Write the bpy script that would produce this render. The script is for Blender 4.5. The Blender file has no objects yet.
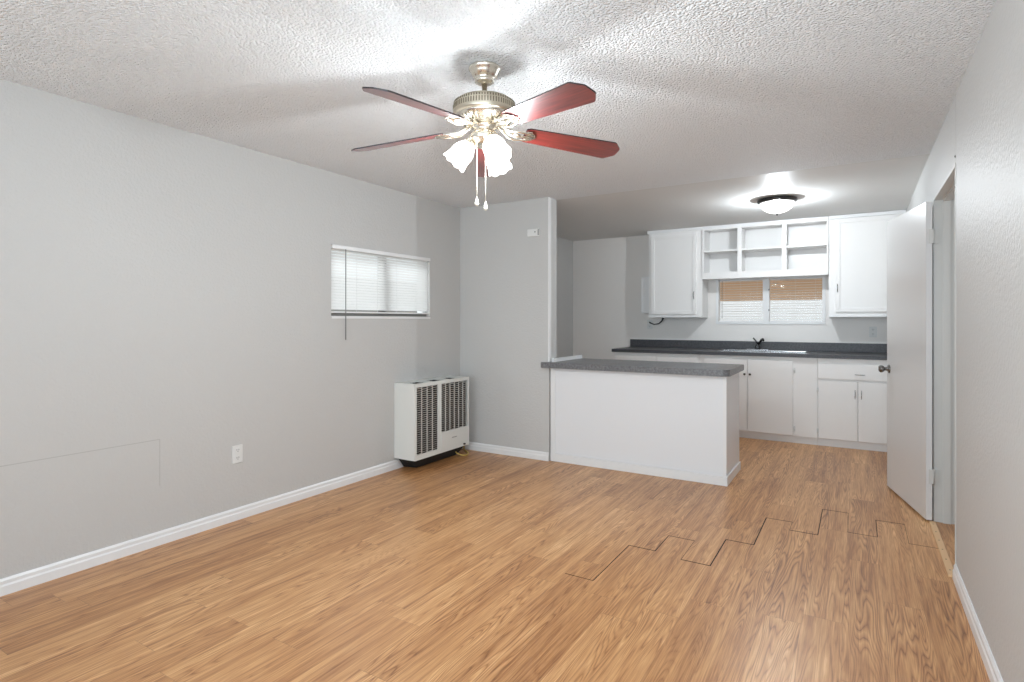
import bpy, bmesh, math, random
from mathutils import Vector, Matrix
random.seed(7)
PI = math.pi
scene = bpy.context.scene
COL = scene.collection

# ------------------------------------------------------------------ camera
cam_data = bpy.data.cameras.new('camera'); cam = bpy.data.objects.new('camera', cam_data); COL.objects.link(cam)
cam.location = (0, 0, 1.298)
cam.rotation_euler = (PI/2, 0, 0.5484)
cam_data.sensor_width = 36; cam_data.lens = 566.16/1024*36
cam_data.shift_y = -20.67/1024
cam_data.clip_start = 0.02
scene.camera = cam

# ------------------------------------------------------------------ view + world
vs = scene.view_settings
vs.view_transform = 'Standard'; vs.look = 'None'; vs.gamma = 1; vs.use_curve_mapping = False
vs.exposure = 0.23
world = bpy.data.worlds.new('world'); scene.world = world; world.use_nodes = True
world.node_tree.nodes['Background'].inputs[0].default_value = (0.93, 0.97, 1.0, 1)
world.node_tree.nodes['Background'].inputs[1].default_value = 1.5
# the side hall beyond the doorway gets an added fill lamp, listed below

# ------------------------------------------------------------------ lights
def area(name, loc, rot, sx, sy, power, color):
    l = bpy.data.lights.new(name, 'AREA'); l.shape = 'RECTANGLE'; l.size = sx; l.size_y = sy
    l.energy = power; l.color = color
    o = bpy.data.objects.new(name, l); o.location = loc; o.rotation_euler = rot; COL.objects.link(o); return o
def point(name, loc, power, color, r=0.03):
    l = bpy.data.lights.new(name, 'POINT'); l.energy = power; l.color = color; l.shadow_soft_size = r
    o = bpy.data.objects.new(name, l); o.location = loc; COL.objects.link(o); return o
XL, XR, H, HK = -3.45, 0.42, 2.436, 2.420
YR, Y1, YS, YB = -2.6, 4.637, 4.79, 7.307
# fill light added behind the camera, shining in through an invented window
area('rear_fill', (-1.5, YR-0.25, 1.25), (PI/2+0.35, 0, 0), 3.0, 1.9, 80, (0.76, 0.89, 1.0))
# unseen lamp added near the camera to brighten the living room ceiling
area('ceiling_fill', (0.0, -0.25, 1.50), (PI-0.95, 0, 0.20), 0.45, 0.45, 31, (0.77, 0.90, 1.0))
area('daylight_side_window', (XL-0.95, 3.57, 2.75), (0, -math.radians(42), 0), 0.9, 1.6, 45, (0.97, 0.98, 1.0))
area('hall_fill', (1.70, 4.2, 1.5), (0, PI/2, 0), 1.4, 1.4, 8, (0.92, 0.96, 1.0))  # fill lamp added to brighten the dark door jamb
FAN = Vector((-1.43, 2.104, 0)); FAN_P = 16.8; DOME_P = 50.0
DOME = Vector((-0.644, 5.80, 0))

# ------------------------------------------------------------------ materials
def lin(r, g, b):
    f = lambda c: (c/255/12.92) if c/255 <= 0.04045 else ((c/255+0.055)/1.055)**2.4
    return (f(r), f(g), f(b), 1)
def mat(name, color, rough=0.5, metal=0.0, spec=0.5, bump=None, coat=0.0, emit=None, emit_s=0.0, trans=0.0):
    m = bpy.data.materials.new(name); m.use_nodes = True
    nt = m.node_tree; b = nt.nodes['Principled BSDF']
    b.inputs['Base Color'].default_value = color
    b.inputs['Roughness'].default_value = rough
    b.inputs['Metallic'].default_value = metal
    b.inputs['Specular IOR Level'].default_value = spec
    b.inputs['Coat Weight'].default_value = coat
    b.inputs['Transmission Weight'].default_value = trans
    if emit:
        b.inputs['Emission Color'].default_value = emit; b.inputs['Emission Strength'].default_value = emit_s
    if bump:
        scale, dist, strength, detail = bump
        tc = nt.nodes.new('ShaderNodeTexCoord'); n = nt.nodes.new('ShaderNodeTexNoise'); bp = nt.nodes.new('ShaderNodeBump')
        n.inputs['Scale'].default_value = scale; n.inputs['Detail'].default_value = detail
        nt.links.new(tc.outputs['Object'], n.inputs['Vector'])
        bp.inputs['Strength'].default_value = strength; bp.inputs['Distance'].default_value = dist
        nt.links.new(n.outputs['Fac'], bp.inputs['Height']); nt.links.new(bp.outputs['Normal'], b.inputs['Normal'])
    return m
M = {}
M['wall'] = mat('wall_paint', lin(201, 200, 198), 0.48, bump=(70, 0.006, 0.45, 3), spec=0.45)
M['wall_kitchen'] = mat('kitchen_wall_paint', lin(240, 236, 232), 0.36, bump=(55, 0.004, 0.3, 3), spec=0.45)
M['ceiling_smooth'] = mat('smooth_ceiling_paint', lin(228, 228, 226), 0.52, spec=0.35, bump=(16, 0.004, 0.35, 4))
M['trim'] = mat('white_trim_paint', lin(236, 236, 236), 0.3)
M['cab'] = mat('white_cabinet_paint', lin(242, 240, 238), 0.32, bump=(40, 0.002, 0.12, 2))
M['peninsula'] = mat('white_panel_paint', lin(234, 235, 237), 0.42, bump=(45, 0.003, 0.2, 3))
M['door'] = mat('door_paint', lin(222, 221, 220), 0.28, bump=(30, 0.002, 0.15, 3))
M['jamb'] = mat('jamb_paint', lin(205, 204, 200), 0.35)
M['chrome'] = mat('chrome', (0.6, 0.6, 0.62, 1), 0.12, 1.0)
M['steel'] = mat('stainless_steel', (0.62, 0.62, 0.63, 1), 0.22, 1.0)
M['nickel'] = mat('dark_nickel', (0.22, 0.21, 0.20, 1), 0.25, 1.0)
M['black_chrome'] = mat('dark_faucet_metal', (0.10, 0.10, 0.105, 1), 0.18, 1.0)
M['brass'] = mat('pale_brass', (0.80, 0.745, 0.65, 1), 0.27, 1.0)
M['brass_antique'] = mat('antique_brass', (0.62, 0.56, 0.45, 1), 0.38, 1.0)
M['brass_dark'] = mat('brass_slot', (0.20, 0.17, 0.12, 1), 0.6, 0.4)
M['bronze'] = mat('dark_fixture_rim', (0.045, 0.042, 0.040, 1), 0.35, 0.6)
M['plastic'] = mat('white_plastic', lin(228, 228, 226), 0.4)
M['plastic_grey'] = mat('grey_plastic', lin(150, 150, 150), 0.45)
M['dark'] = mat('dark_slot', (0.02, 0.02, 0.02, 1), 0.7)
M['gap'] = mat('dark_joint', (0.035, 0.018, 0.010, 1), 0.8)
M['heater'] = mat('heater_enamel', lin(226, 226, 221), 0.35)
M['heater_louver'] = mat('heater_louver_enamel', lin(205, 202, 196), 0.45)
M['heater_shade'] = mat('heater_shade_black', (0.018, 0.017, 0.016, 1), 0.8)  # near-black stands in for the shade inside and under the heater
M['yellow'] = mat('yellow_hose', lin(205, 170, 90), 0.5)
M['vinyl'] = mat('white_vinyl', lin(238, 238, 238), 0.35)
M['track'] = mat('grey_window_track', lin(112, 110, 106), 0.5)
M['cable'] = mat('dark_cable', (0.05, 0.05, 0.05, 1), 0.5)
M['wand'] = mat('grey_wand', lin(120, 120, 118), 0.3)
M['tan_wood'] = mat('tan_outdoor_wood', lin(240, 205, 172), 0.7, bump=(20, 0.004, 0.3, 3))
M['outside_white'] = mat('outdoor_white_paint', lin(235, 235, 238), 0.8)
M['outside_ground'] = mat('outdoor_concrete', lin(190, 188, 182), 0.9, bump=(8, 0.01, 0.3, 4))
M['backdrop_grey'] = mat('backdrop_grey_paint', lin(150, 148, 144), 0.8)
M['threshold'] = mat('tan_threshold', lin(224, 184, 140), 0.5, bump=(60, 0.002, 0.2, 3))
M['chain'] = mat('ivory_chain', lin(235, 230, 215), 0.35)

def nodes_of(name):
    m = bpy.data.materials.new(name); m.use_nodes = True
    nt = m.node_tree
    return m, nt, nt.nodes['Principled BSDF'], nt.nodes.new, nt.links.new

# popcorn ceiling
m, nt, b, N, L = nodes_of('popcorn_ceiling'); M['popcorn'] = m
b.inputs['Base Color'].default_value = lin(244, 246, 248); b.inputs['Roughness'].default_value = 0.85
tc = N('ShaderNodeTexCoord')
n1 = N('ShaderNodeTexNoise'); n1.inputs['Scale'].default_value = 78; n1.inputs['Detail'].default_value = 1.5; n1.inputs['Roughness'].default_value = 0.6
vo = N('ShaderNodeTexVoronoi'); vo.inputs['Scale'].default_value = 88; vo.inputs['Randomness'].default_value = 1.0
sub = N('ShaderNodeMath'); sub.operation = 'SUBTRACT'
bp = N('ShaderNodeBump'); bp.inputs['Strength'].default_value = 0.9; bp.inputs['Distance'].default_value = 0.0135
L(tc.outputs['Object'], n1.inputs['Vector']); L(tc.outputs['Object'], vo.inputs['Vector'])
L(n1.outputs['Fac'], sub.inputs[0]); L(vo.outputs['Distance'], sub.inputs[1]); L(sub.outputs[0], bp.inputs['Height']); L(bp.outputs['Normal'], b.inputs['Normal'])

# oak plank floor (planks run along Y)
m, nt, b, N, L = nodes_of('oak_plank_floor'); M['floor'] = m
def math_(op, a=None, c=None, v=None, v0=None):
    n = N('ShaderNodeMath'); n.operation = op
    if a is not None: L(a, n.inputs[0])
    if v0 is not None: n.inputs[0].default_value = v0
    if c is not None: L(c, n.inputs[1])
    if v is not None: n.inputs[1].default_value = v
    return n.outputs[0]
tc = N('ShaderNodeTexCoord'); sp = N('ShaderNodeSeparateXYZ'); L(tc.outputs['Object'], sp.inputs[0])
W = 0.1533
px = math_('DIVIDE', math_('ADD', sp.outputs['X'], v=0.0535+W*40), v=W)
idx = math_('FLOOR', px); fx = math_('FRACT', px)
wn = N('ShaderNodeTexWhiteNoise'); wn.noise_dimensions = '1D'; L(idx, wn.inputs['W'])
yy = math_('ADD', math_('DIVIDE', sp.outputs['Y'], v=1.22), math_('MULTIPLY', wn.outputs['Value'], v=7.3))
iy = math_('FLOOR', yy); fy = math_('FRACT', yy)
cid = N('ShaderNodeCombineXYZ'); L(idx, cid.inputs[0]); L(iy, cid.inputs[1])
wn2 = N('ShaderNodeTexWhiteNoise'); wn2.noise_dimensions = '2D'; L(cid.outputs[0], wn2.inputs['Vector'])
r1 = wn2.outputs['Value']
# grain coordinates, shifted per board
gv = N('ShaderNodeCombineXYZ')
L(sp.outputs['X'], gv.inputs[0]); L(sp.outputs['Y'], gv.inputs[1]); L(math_('MULTIPLY', r1, v=37.0), gv.inputs[2])
def mapped(sx, sy, sz):
    mp = N('ShaderNodeMapping'); mp.inputs['Scale'].default_value = (sx, sy, sz); L(gv.outputs[0], mp.inputs['Vector']); return mp.outputs[0]
def noise(vec, scale, detail, rough=0.5, dist=0.0):
    n = N('ShaderNodeTexNoise'); n.inputs['Scale'].default_value = scale; n.inputs['Detail'].default_value = detail
    n.inputs['Roughness'].default_value = rough; n.inputs['Distortion'].default_value = dist; L(vec, n.inputs['Vector']); return n.outputs['Fac']
big = noise(mapped(9.5, 0.62, 1), 1.0, 2.0, 0.45, 0.15)
ring = math_('FRACT', math_('MULTIPLY', big, v=30.0))
ringr = N('ShaderNodeValToRGB'); L(ring, ringr.inputs['Fac'])
cr = ringr.color_ramp
cr.elements[0].position = 0.0; cr.elements[0].color = (0.15, 0.15, 0.15, 1)
cr.elements[1].position = 1.0; cr.elements[1].color = (0.30, 0.30, 0.30, 1)
e = cr.elements.new(0.16); e.color = (0.62, 0.62, 0.62, 1)
e = cr.elements.new(0.62); e.color = (0.95, 0.95, 0.95, 1)
e = cr.elements.new(0.88); e.color = (0.62, 0.62, 0.62, 1)
fine = noise(mapped(160, 5.0, 1), 1.0, 3, 0.6)
streak = noise(mapped(26, 0.9, 1), 1.0, 4, 0.6, 0.3)
cloud = noise(mapped(2.2, 1.2, 1), 1.0, 2)
# mask so the cathedral grain is strong only here and there
msk = N('ShaderNodeValToRGB'); L(noise(mapped(5.0, 1.1, 1.7), 1.0, 1.0), msk.inputs['Fac'])
msk.color_ramp.elements[0].position = 0.40; msk.color_ramp.elements[0].color = (0.22, 0.22, 0.22, 1)
msk.color_ramp.elements[1].position = 0.62; msk.color_ramp.elements[1].color = (1, 1, 1, 1)
g = math_('MULTIPLY', math_('SUBTRACT', ringr.outputs[0], v=0.62), msk.outputs[0])
val = math_('ADD', math_('MULTIPLY', g, v=0.72), math_('MULTIPLY', math_('SUBTRACT', fine, v=0.5), v=0.95))
val = math_('ADD', val, math_('MULTIPLY', math_('SUBTRACT', streak, v=0.5), v=1.0))
val = math_('ADD', val, math_('MULTIPLY', math_('SUBTRACT', cloud, v=0.5), v=0.35))
val = math_('ADD', val, math_('MULTIPLY', math_('SUBTRACT', r1, v=0.5), v=0.20))
val = math_('ADD', val, v=0.52)
fr = N('ShaderNodeValToRGB'); L(val, fr.inputs['Fac'])
cr = fr.color_ramp
cr.elements[0].position = 0.0; cr.elements[0].color = lin(116, 72, 38)
cr.elements[1].position = 1.0; cr.elements[1].color = lin(232, 188, 136)
e = cr.elements.new(0.30); e.color = lin(160, 108, 65)
e = cr.elements.new(0.55); e.color = lin(192, 139, 90)
e = cr.elements.new(0.78); e.color = lin(210, 159, 108)
# joints
jx = math_('LESS_THAN', math_('MINIMUM', fx, math_('SUBTRACT', v0=1.0, c=fx)), v=0.006)
jy = math_('LESS_THAN', fy, v=0.0016)
jj = math_('MULTIPLY', math_('MAXIMUM', math_('MULTIPLY', jx, v=0.5), math_('MULTIPLY', jy, v=0.8)), v=0.5)
mx = N('ShaderNodeMix'); mx.data_type = 'RGBA'; L(jj, mx.inputs[0]); L(fr.outputs[0], mx.inputs[6]); mx.inputs[7].default_value = lin(92, 58, 36)
L(mx.outputs[2], b.inputs['Base Color'])
b.inputs['Roughness'].default_value = 0.36; b.inputs['Specular IOR Level'].default_value = 0.65
bp = N('ShaderNodeBump'); bp.inputs['Strength'].default_value = 0.15; bp.inputs['Distance'].default_value = 0.001
L(math_('SUBTRACT', fine, jj), bp.inputs['Height']); L(bp.outputs['Normal'], b.inputs['Normal'])

# laminate counter
def laminate(name, c0, c1, rough):
    m, nt, b, N, L = nodes_of(name)
    tc = N('ShaderNodeTexCoord'); n = N('ShaderNodeTexNoise'); n.inputs['Scale'].default_value = 55; n.inputs['Detail'].default_value = 5; n.inputs['Roughness'].default_value = 0.7
    r = N('ShaderNodeValToRGB'); r.color_ramp.elements[0].position = 0.35; r.color_ramp.elements[0].color = c0
    r.color_ramp.elements[1].position = 0.68; r.color_ramp.elements[1].color = c1
    L(tc.outputs['Object'], n.inputs['Vector']); L(n.outputs['Fac'], r.inputs['Fac']); L(r.outputs[0], b.inputs['Base Color'])
    b.inputs['Roughness'].default_value = rough
    return m
M['laminate'] = laminate('dark_grey_laminate', lin(60, 60, 64), lin(84, 84, 88), 0.42)
M['laminate_pen'] = laminate('grey_speckled_laminate', lin(88, 88, 91), lin(136, 136, 138), 0.33)

# cherry fan blade
m, nt, b, N, L = nodes_of('cherry_blade'); M['blade'] = m
tc = N('ShaderNodeTexCoord'); mp = N('ShaderNodeMapping'); mp.inputs['Scale'].default_value = (5, 90, 1)
n = N('ShaderNodeTexNoise'); n.inputs['Scale'].default_value = 1; n.inputs['Detail'].default_value = 4
r = N('ShaderNodeValToRGB'); r.color_ramp.elements[0].position = 0.3; r.color_ramp.elements[0].color = lin(74, 22, 22)
r.color_ramp.elements[1].position = 0.75; r.color_ramp.elements[1].color = lin(126, 42, 38)
L(tc.outputs['Object'], mp.inputs[0]); L(mp.outputs[0], n.inputs['Vector']); L(n.outputs['Fac'], r.inputs['Fac']); L(r.outputs[0], b.inputs['Base Color'])
b.inputs['Roughness'].default_value = 0.4; b.inputs['Coat Weight'].default_value = 1.0; b.inputs['Coat Roughness'].default_value = 0.22; b.inputs['Coat IOR'].default_value = 1.6
M['blade_edge'] = mat('blade_edge', lin(40, 30, 34), 0.4)

# frosted lit glass: part clear, part glowing
def frosted(name, strength, clear):
    m, nt, b, N, L = nodes_of(name)
    nt.nodes.remove(b); out = nt.nodes['Material Output']
    t = N('ShaderNodeBsdfTransparent'); e = N('ShaderNodeEmission'); e.inputs[0].default_value = (1, 0.985, 0.96, 1); e.inputs[1].default_value = strength
    mx = N('ShaderNodeMixShader'); mx.inputs[0].default_value = 1-clear
    L(t.outputs[0], mx.inputs[1]); L(e.outputs[0], mx.inputs[2]); L(mx.outputs[0], out.inputs[0]); return m
M['shade'] = frosted('frosted_lit_shade', 7.0, 0.55)
M['dome'] = frosted('frosted_lit_dome', 5.0, 0.75)
M['bulb'] = mat('lit_bulb', (1, 1, 1, 1), 0.4, emit=(1, 0.97, 0.92, 1), emit_s=12)

# window pane and screen
m, nt, b, N, L = nodes_of('window_glass'); M['glass'] = m
nt.nodes.remove(b); out = nt.nodes['Material Output']
t = N('ShaderNodeBsdfTransparent'); gl = N('ShaderNodeBsdfGlossy'); gl.inputs['Roughness'].default_value = 0.02
fr_ = N('ShaderNodeFresnel'); fr_.inputs[0].default_value = 1.12; mx = N('ShaderNodeMixShader')
t.inputs[0].default_value = (0.95, 0.97, 0.97, 1)
L(fr_.outputs[0], mx.inputs[0]); L(t.outputs[0], mx.inputs[1]); L(gl.outputs[0], mx.inputs[2]); L(mx.outputs[0], out.inputs[0])
# translucent blind slats
m, nt, b, N, L = nodes_of('blind_slat'); M['slat'] = m
out = nt.nodes['Material Output']; b.inputs['Base Color'].default_value = lin(240, 240, 238); b.inputs['Roughness'].default_value = 0.7; b.inputs['Specular IOR Level'].default_value = 0.0
tr = N('ShaderNodeBsdfTranslucent'); tr.inputs[0].default_value = (0.9, 0.9, 0.9, 1); mx = N('ShaderNodeMixShader'); mx.inputs[0].default_value = 0.45
L(b.outputs[0], mx.inputs[1]); L(tr.outputs[0], mx.inputs[2]); L(mx.outputs[0], out.inputs[0])

# ------------------------------------------------------------------ mesh helpers
def new_bm(): return bmesh.new()
def add_box(bm, x0, x1, y0, y1, z0, z1, bevel=0.0, mi=0):
    r = bmesh.ops.create_cube(bm, size=1)
    vs_ = r['verts']
    for v in vs_:
        v.co = Vector(((x0+x1)/2+v.co.x*(x1-x0), (y0+y1)/2+v.co.y*(y1-y0), (z0+z1)/2+v.co.z*(z1-z0)))
    fs = set(f for v in vs_ for f in v.link_faces)
    for f in fs: f.material_index = mi
    if bevel > 0:
        es = list(set(e for v in vs_ for e in v.link_edges))
        bmesh.ops.bevel(bm, geom=es, offset=bevel, segments=2, affect='EDGES', profile=0.5)
def add_lathe(bm, profile, seg=32, center=(0, 0, 0), mtx=None, smooth=True, caps=True):
    rings = []
    for r, z in profile:
        ring = []
        for k in range(seg):
            a = 2*PI*k/seg
            p = Vector((r*math.cos(a), r*math.sin(a), z))
            if mtx: p = mtx @ p
            ring.append(bm.verts.new(p+Vector(center)))
        rings.append(ring)
    for i in range(len(rings)-1):
        for k in range(seg):
            f = bm.faces.new((rings[i][k], rings[i][(k+1) % seg], rings[i+1][(k+1) % seg], rings[i+1][k])); f.smooth = smooth
    if caps:
        if profile[0][0] > 1e-5: bm.faces.new(list(reversed(rings[0])))
        if profile[-1][0] > 1e-5: bm.faces.new(rings[-1])
def add_tube(bm, pts, r, seg=8):
    pts = [Vector(p) for p in pts]; rings = []
    radii = r if isinstance(r, (list, tuple)) else [r]*len(pts)
    up = Vector((0, 0, 1))
    for i, p in enumerate(pts):
        d = (pts[min(i+1, len(pts)-1)]-pts[max(i-1, 0)]).normalized()
        a = d.cross(up)
        if a.length < 1e-3: a = d.cross(Vector((1, 0, 0)))
        a.normalize(); c = d.cross(a).normalized()
        rings.append([bm.verts.new(p+radii[i]*(a*math.cos(2*PI*k/seg)+c*math.sin(2*PI*k/seg))) for k in range(seg)])
    for i in range(len(rings)-1):
        for k in range(seg):
            f = bm.faces.new((rings[i][k], rings[i][(k+1) % seg], rings[i+1][(k+1) % seg], rings[i+1][k])); f.smooth = True
    bm.faces.new(list(reversed(rings[0]))); bm.faces.new(rings[-1])
def add_prism(bm, poly, z0, z1, mtx=None, mi=0):
    """polygon (list of 2D) extruded z0..z1"""
    lo = [bm.verts.new((mtx @ Vector((x, y, z0))) if mtx else Vector((x, y, z0))) for x, y in poly]
    hi = [bm.verts.new((mtx @ Vector((x, y, z1))) if mtx else Vector((x, y, z1))) for x, y in poly]
    n = len(poly)
    fs = [bm.faces.new(list(reversed(lo))), bm.faces.new(hi)]
    for k in range(n): fs.append(bm.faces.new((lo[k], lo[(k+1) % n], hi[(k+1) % n], hi[k])))
    for f in fs: f.material_index = mi
def obj(name, bm, m, parent=None, label=None, world_coords=True):
    bmesh.ops.recalc_face_normals(bm, faces=bm.faces)
    me = bpy.data.meshes.new(name); bm.to_mesh(me); bm.free()
    for mm in (m if isinstance(m, (list, tuple)) else [m]): me.materials.append(M[mm])
    o = bpy.data.objects.new(name, me); COL.objects.link(o)
    if parent:
        o.parent = parent
        if world_coords: o.matrix_parent_inverse = root_matrix(parent).inverted()
    if label: o['label'] = label
    return o
def root_matrix(o):
    mtx = Matrix.Translation(o.location) @ o.rotation_euler.to_matrix().to_4x4() if o.parent is None else None
    if mtx is not None: return mtx
    return root_matrix(o.parent) @ o.matrix_parent_inverse @ Matrix.Translation(o.location)
def thing(name, label, cat, loc=(0, 0, 0), group=None):
    o = bpy.data.objects.new(name, None); COL.objects.link(o); o.location = loc; o.empty_display_size = 0.1
    o['label'] = label; o['category'] = cat
    if group: o['group'] = group
    return o
def tag(o, label, cat, group=None):
    o['label'] = label; o['category'] = cat
    if group: o['group'] = group
    return o
def struct(name, bm, m, label=None, parent=None):
    o = obj(name, bm, m, parent)
    if parent is None: o['kind'] = 'structure'
    if label: o['label'] = label
    return o
def struct_root(name, loc=(0, 0, 0), label=None):
    o = bpy.data.objects.new(name, None); COL.objects.link(o); o.location = loc; o['kind'] = 'structure'
    if label: o['label'] = label
    return o
def box_obj(name, dims, m, parent=None, bevel=0.0, label=None):
    bm = new_bm(); add_box(bm, *dims, bevel=bevel); return obj(name, bm, m, parent, label)
def box_struct(name, dims, m, label=None, parent=None, bevel=0.0):
    bm = new_bm(); add_box(bm, *dims, bevel=bevel); return struct(name, bm, m, label, parent)

# ------------------------------------------------------------------ room shell
T = 0.13
HALL = 1.75
bm = new_bm(); add_box(bm, XL-T, HALL+T, YR-T, YB+T, -0.10, 0.0)
floor = struct('floor', bm, 'floor', 'oak look plank floor running through the empty room into the kitchen')
box_struct('ceiling', (XL-T, HALL+T, YR-T, YS, H, H+0.12), 'popcorn', 'white popcorn textured living room ceiling')
bm = new_bm(); add_prism(bm, [(YS, H), (YB+T, HK), (YB+T, H+0.12), (YS, H+0.12)], XL-T, HALL+T, Matrix(((0, 0, 1, 0), (1, 0, 0, 0), (0, 1, 0, 0), (0, 0, 0, 1))))
struct('ceiling', bm, 'ceiling_smooth', 'smooth painted kitchen ceiling')
def wall_with_holes(name, axis, c0, c1, a0, a1, z0, z1, holes, m, label):
    """wall slab between c0..c1 on its thin axis, spanning a0..a1, with rectangular holes (s0,s1,zb,zt)"""
    bm = new_bm()
    def bx(s0, s1, zb, zt):
        if s1-s0 < 1e-4 or zt-zb < 1e-4: return
        if axis == 'x': add_box(bm, c0, c1, s0, s1, zb, zt)
        else: add_box(bm, s0, s1, c0, c1, zb, zt)
    p = a0
    for s0, s1, zb, zt in sorted(holes):
        bx(p, s0, z0, z1); bx(s0, s1, z0, zb); bx(s0, s1, zt, z1); p = s1
    bx(p, a1, z0, z1)
    return struct(name, bm, m, label)
WL = (2.985, 4.16, 1.312, 1.885)
WK = (-1.50, -0.312, 1.252, 1.838)
DR = (3.60, 4.535, 0.0, 2.07); DRH = (3.581, 4.554, 0.0, 2.089)
wall_with_holes('wall_left', 'x', XL-T, XL, YR, YB, 0, H, [WL], 'wall', 'long pale grey textured left wall')
wall_with_holes('wall_back', 'y', YB, YB+T, XL-T, XR+T, 0, H, [WK], 'wall_kitchen', 'grey painted kitchen back wall')
wall_with_holes('wall_right', 'x', XR, XR+T, YR, YB, 0, H, [DRH], 'wall', 'pale grey textured right wall with the doorway')
RW = (-2.95, -0.1, 0.35, 2.15)
wall_with_holes('wall_rear', 'y', YR-T, YR, XL-T, XR+T, 0, H, [RW], 'wall', 'wall behind the viewpoint with a wide window added for fill light')
box_struct('wall_middle', (XL, -2.432, Y1, YS, 0, H), 'wall', 'short partition wall between living room and kitchen')
box_struct('wall_hall', (HALL, HALL+T, YR-T, YB+T, 0, H), 'wall')
box_struct('wall_hall_north', (XR+T, HALL, 5.6, 5.7, 0, H), 'wall')
box_struct('wall_hall_south', (XR+T, HALL, 2.4, 2.5, 0, H), 'wall')
M['patch'] = mat('patched_paint', lin(182, 181, 178), 0.5)
bm = new_bm(); add_box(bm, XL-0.001, XL+0.0008, 0.2, 1.736, 0.607, 0.611); add_box(bm, XL-0.001, XL+0.0008, 1.733, 1.736, 0.34, 0.607)
struct('trim_4', bm, 'patch', 'faint patch seam low on the long left wall')
bm = new_bm(); add_box(bm, XR-0.0008, XR+0.001, 3.588, 3.592, 2.10, H)
tr5 = struct('trim_5', bm, 'patch', 'faint vertical seam above the near side of the doorway')
bm = new_bm(); add_lathe(bm, [(0.006, 0), (0.005, 0.003), (0, 0.004)], 10, mtx=Matrix.Translation((XR, 3.605, 2.125)) @ Matrix.Rotation(-PI/2, 4, 'Y')); obj('nail', bm, 'dark', tr5)
# corner board at the end of the partition
box_struct('trim_1', (-2.440, -2.4275, Y1-0.003, Y1+0.035, 0.915, H-0.001), 'trim', 'corner bead at the end of the partition wall')

# baseboards (profile: tall back, stepped front)
def baseboard(name, p0, p1, nrm, h=0.078, label=None):
    p0, p1, n = Vector((*p0, 0)), Vector((*p1, 0)), Vector((*nrm, 0))
    prof = [(0.0, 0.0), (0.014, 0.0), (0.014, h*0.55), (0.010, h*0.66), (0.010, h*0.86), (0.004, h), (0.0, h)]
    bm = new_bm(); ends = []
    for p in (p0, p1):
        ends.append([bm.verts.new(p+n*a+Vector((0, 0, z))) for a, z in prof])
    k = len(prof)
    for i in range(k): bm.faces.new((ends[0][i], ends[0][(i+1) % k], ends[1][(i+1) % k], ends[1][i]))
    bm.faces.new(ends[0]); bm.faces.new(list(reversed(ends[1])))
    return struct(name, bm, 'trim', label)
baseboard('baseboard_left', (XL, YR), (XL, Y1), (1, 0), label='white baseboard along the long left wall')
baseboard('baseboard_middle', (XL+0.014, Y1), (-2.432, Y1), (0, -1), label='white baseboard under the partition wall')
baseboard('baseboard_right', (XR, YR), (XR, DR[0]-0.018), (-1, 0), label='white baseboard on the right wall this side of the doorway')
baseboard('baseboard_kitchen', (XL, YS), (XL, YB), (1, 0))
baseboard('baseboard_rear', (XL+0.014, YR), (XR-0.014, YR), (0, 1))

# stepped open joints in the floor
bm = new_bm()
def seam(x0, y0, x1, y1, w):
    if abs(x1-x0) < 1e-6: add_box(bm, x0-w/2, x0+w/2, y0, y1, 0.0, 0.0006)
    else: add_box(bm, x0, x1, y0-w/2, y0+w/2, 0.0, 0.0006)
X_ = lambda k: -0.0535+W*k
for k, y, w in ((-8, 2.62, 0.004), (-7, 3.14, 0.006), (-6, 3.405, 0.005), (-5, 3.10, 0.007), (-4, 3.522, 0.007), (-3, 4.048, 0.006), (-2, 3.885, 0.007), (-1, 4.433, 0.006), (0, 4.033, 0.005), (1, 4.373, 0.006), (2, 4.012, 0.003)):
    seam(X_(k), y, X_(k+1), y, w)
for k, y0, y1, w in ((-7, 2.62, 3.14, 0.005), (-6, 3.14, 3.405, 0.005), (-4, 3.10, 3.522, 0.0065), (-3, 3.522, 4.048, 0.0065), (-1, 3.885, 4.433, 0.0055), (0, 4.033, 4.433, 0.002), (1, 4.033, 4.373, 0.0045), (2, 4.012, 4.373, 0.002), (-5, 3.10, 3.405, 0.002), (-2, 3.885, 4.048, 0.002)):
    seam(X_(k), y0, X_(k), y1, w)
s_ = obj('floor_joint', bm, 'gap', floor); s_['label'] = 'dark stepped open joint between planks'

# ------------------------------------------------------------------ doorway, jamb, threshold
bm = new_bm()
add_box(bm, XR-0.003, XR+T+0.003, DR[1], DR[1]+0.018, 0.001, DR[3])
add_box(bm, XR+0.045, XR+0.085, DR[1]-0.012, DR[1], 0.001, DR[3]-0.012)
add_box(bm, XR-0.003, XR+T+0.003, DR[0]-0.018, DR[0], 0.001, DR[3])
add_box(bm, XR-0.003, XR+T+0.003, DR[0]-0.018, DR[1]+0.018, DR[3], DR[3]+0.018)
add_box(bm, XR+0.045, XR+0.085, DR[0], DR[1], DR[3]-0.012, DR[3])
struct('trim_2', bm, 'jamb', 'painted door jamb lining the doorway in the right wall')
bm = new_bm()
add_prism(bm, [(3.60, 0), (4.535, 0), (4.52, 0.007), (3.61, 0.007)], 0.391, 0.424, Matrix(((0, 0, 1, 0), (1, 0, 0, 0), (0, 1, 0, 0), (0, 0, 0, 1))))
th = struct('trim_3', bm, 'threshold', 'light tan threshold strip across the doorway floor')
for k in range(6):
    bm = new_bm(); add_lathe(bm, [(0.004, 0.0065), (0.004, 0.0077), (0.0, 0.0080)], 10, (0.407, 3.68+k*0.155, 0)); obj('screw', bm, 'brass_dark', th)
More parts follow.
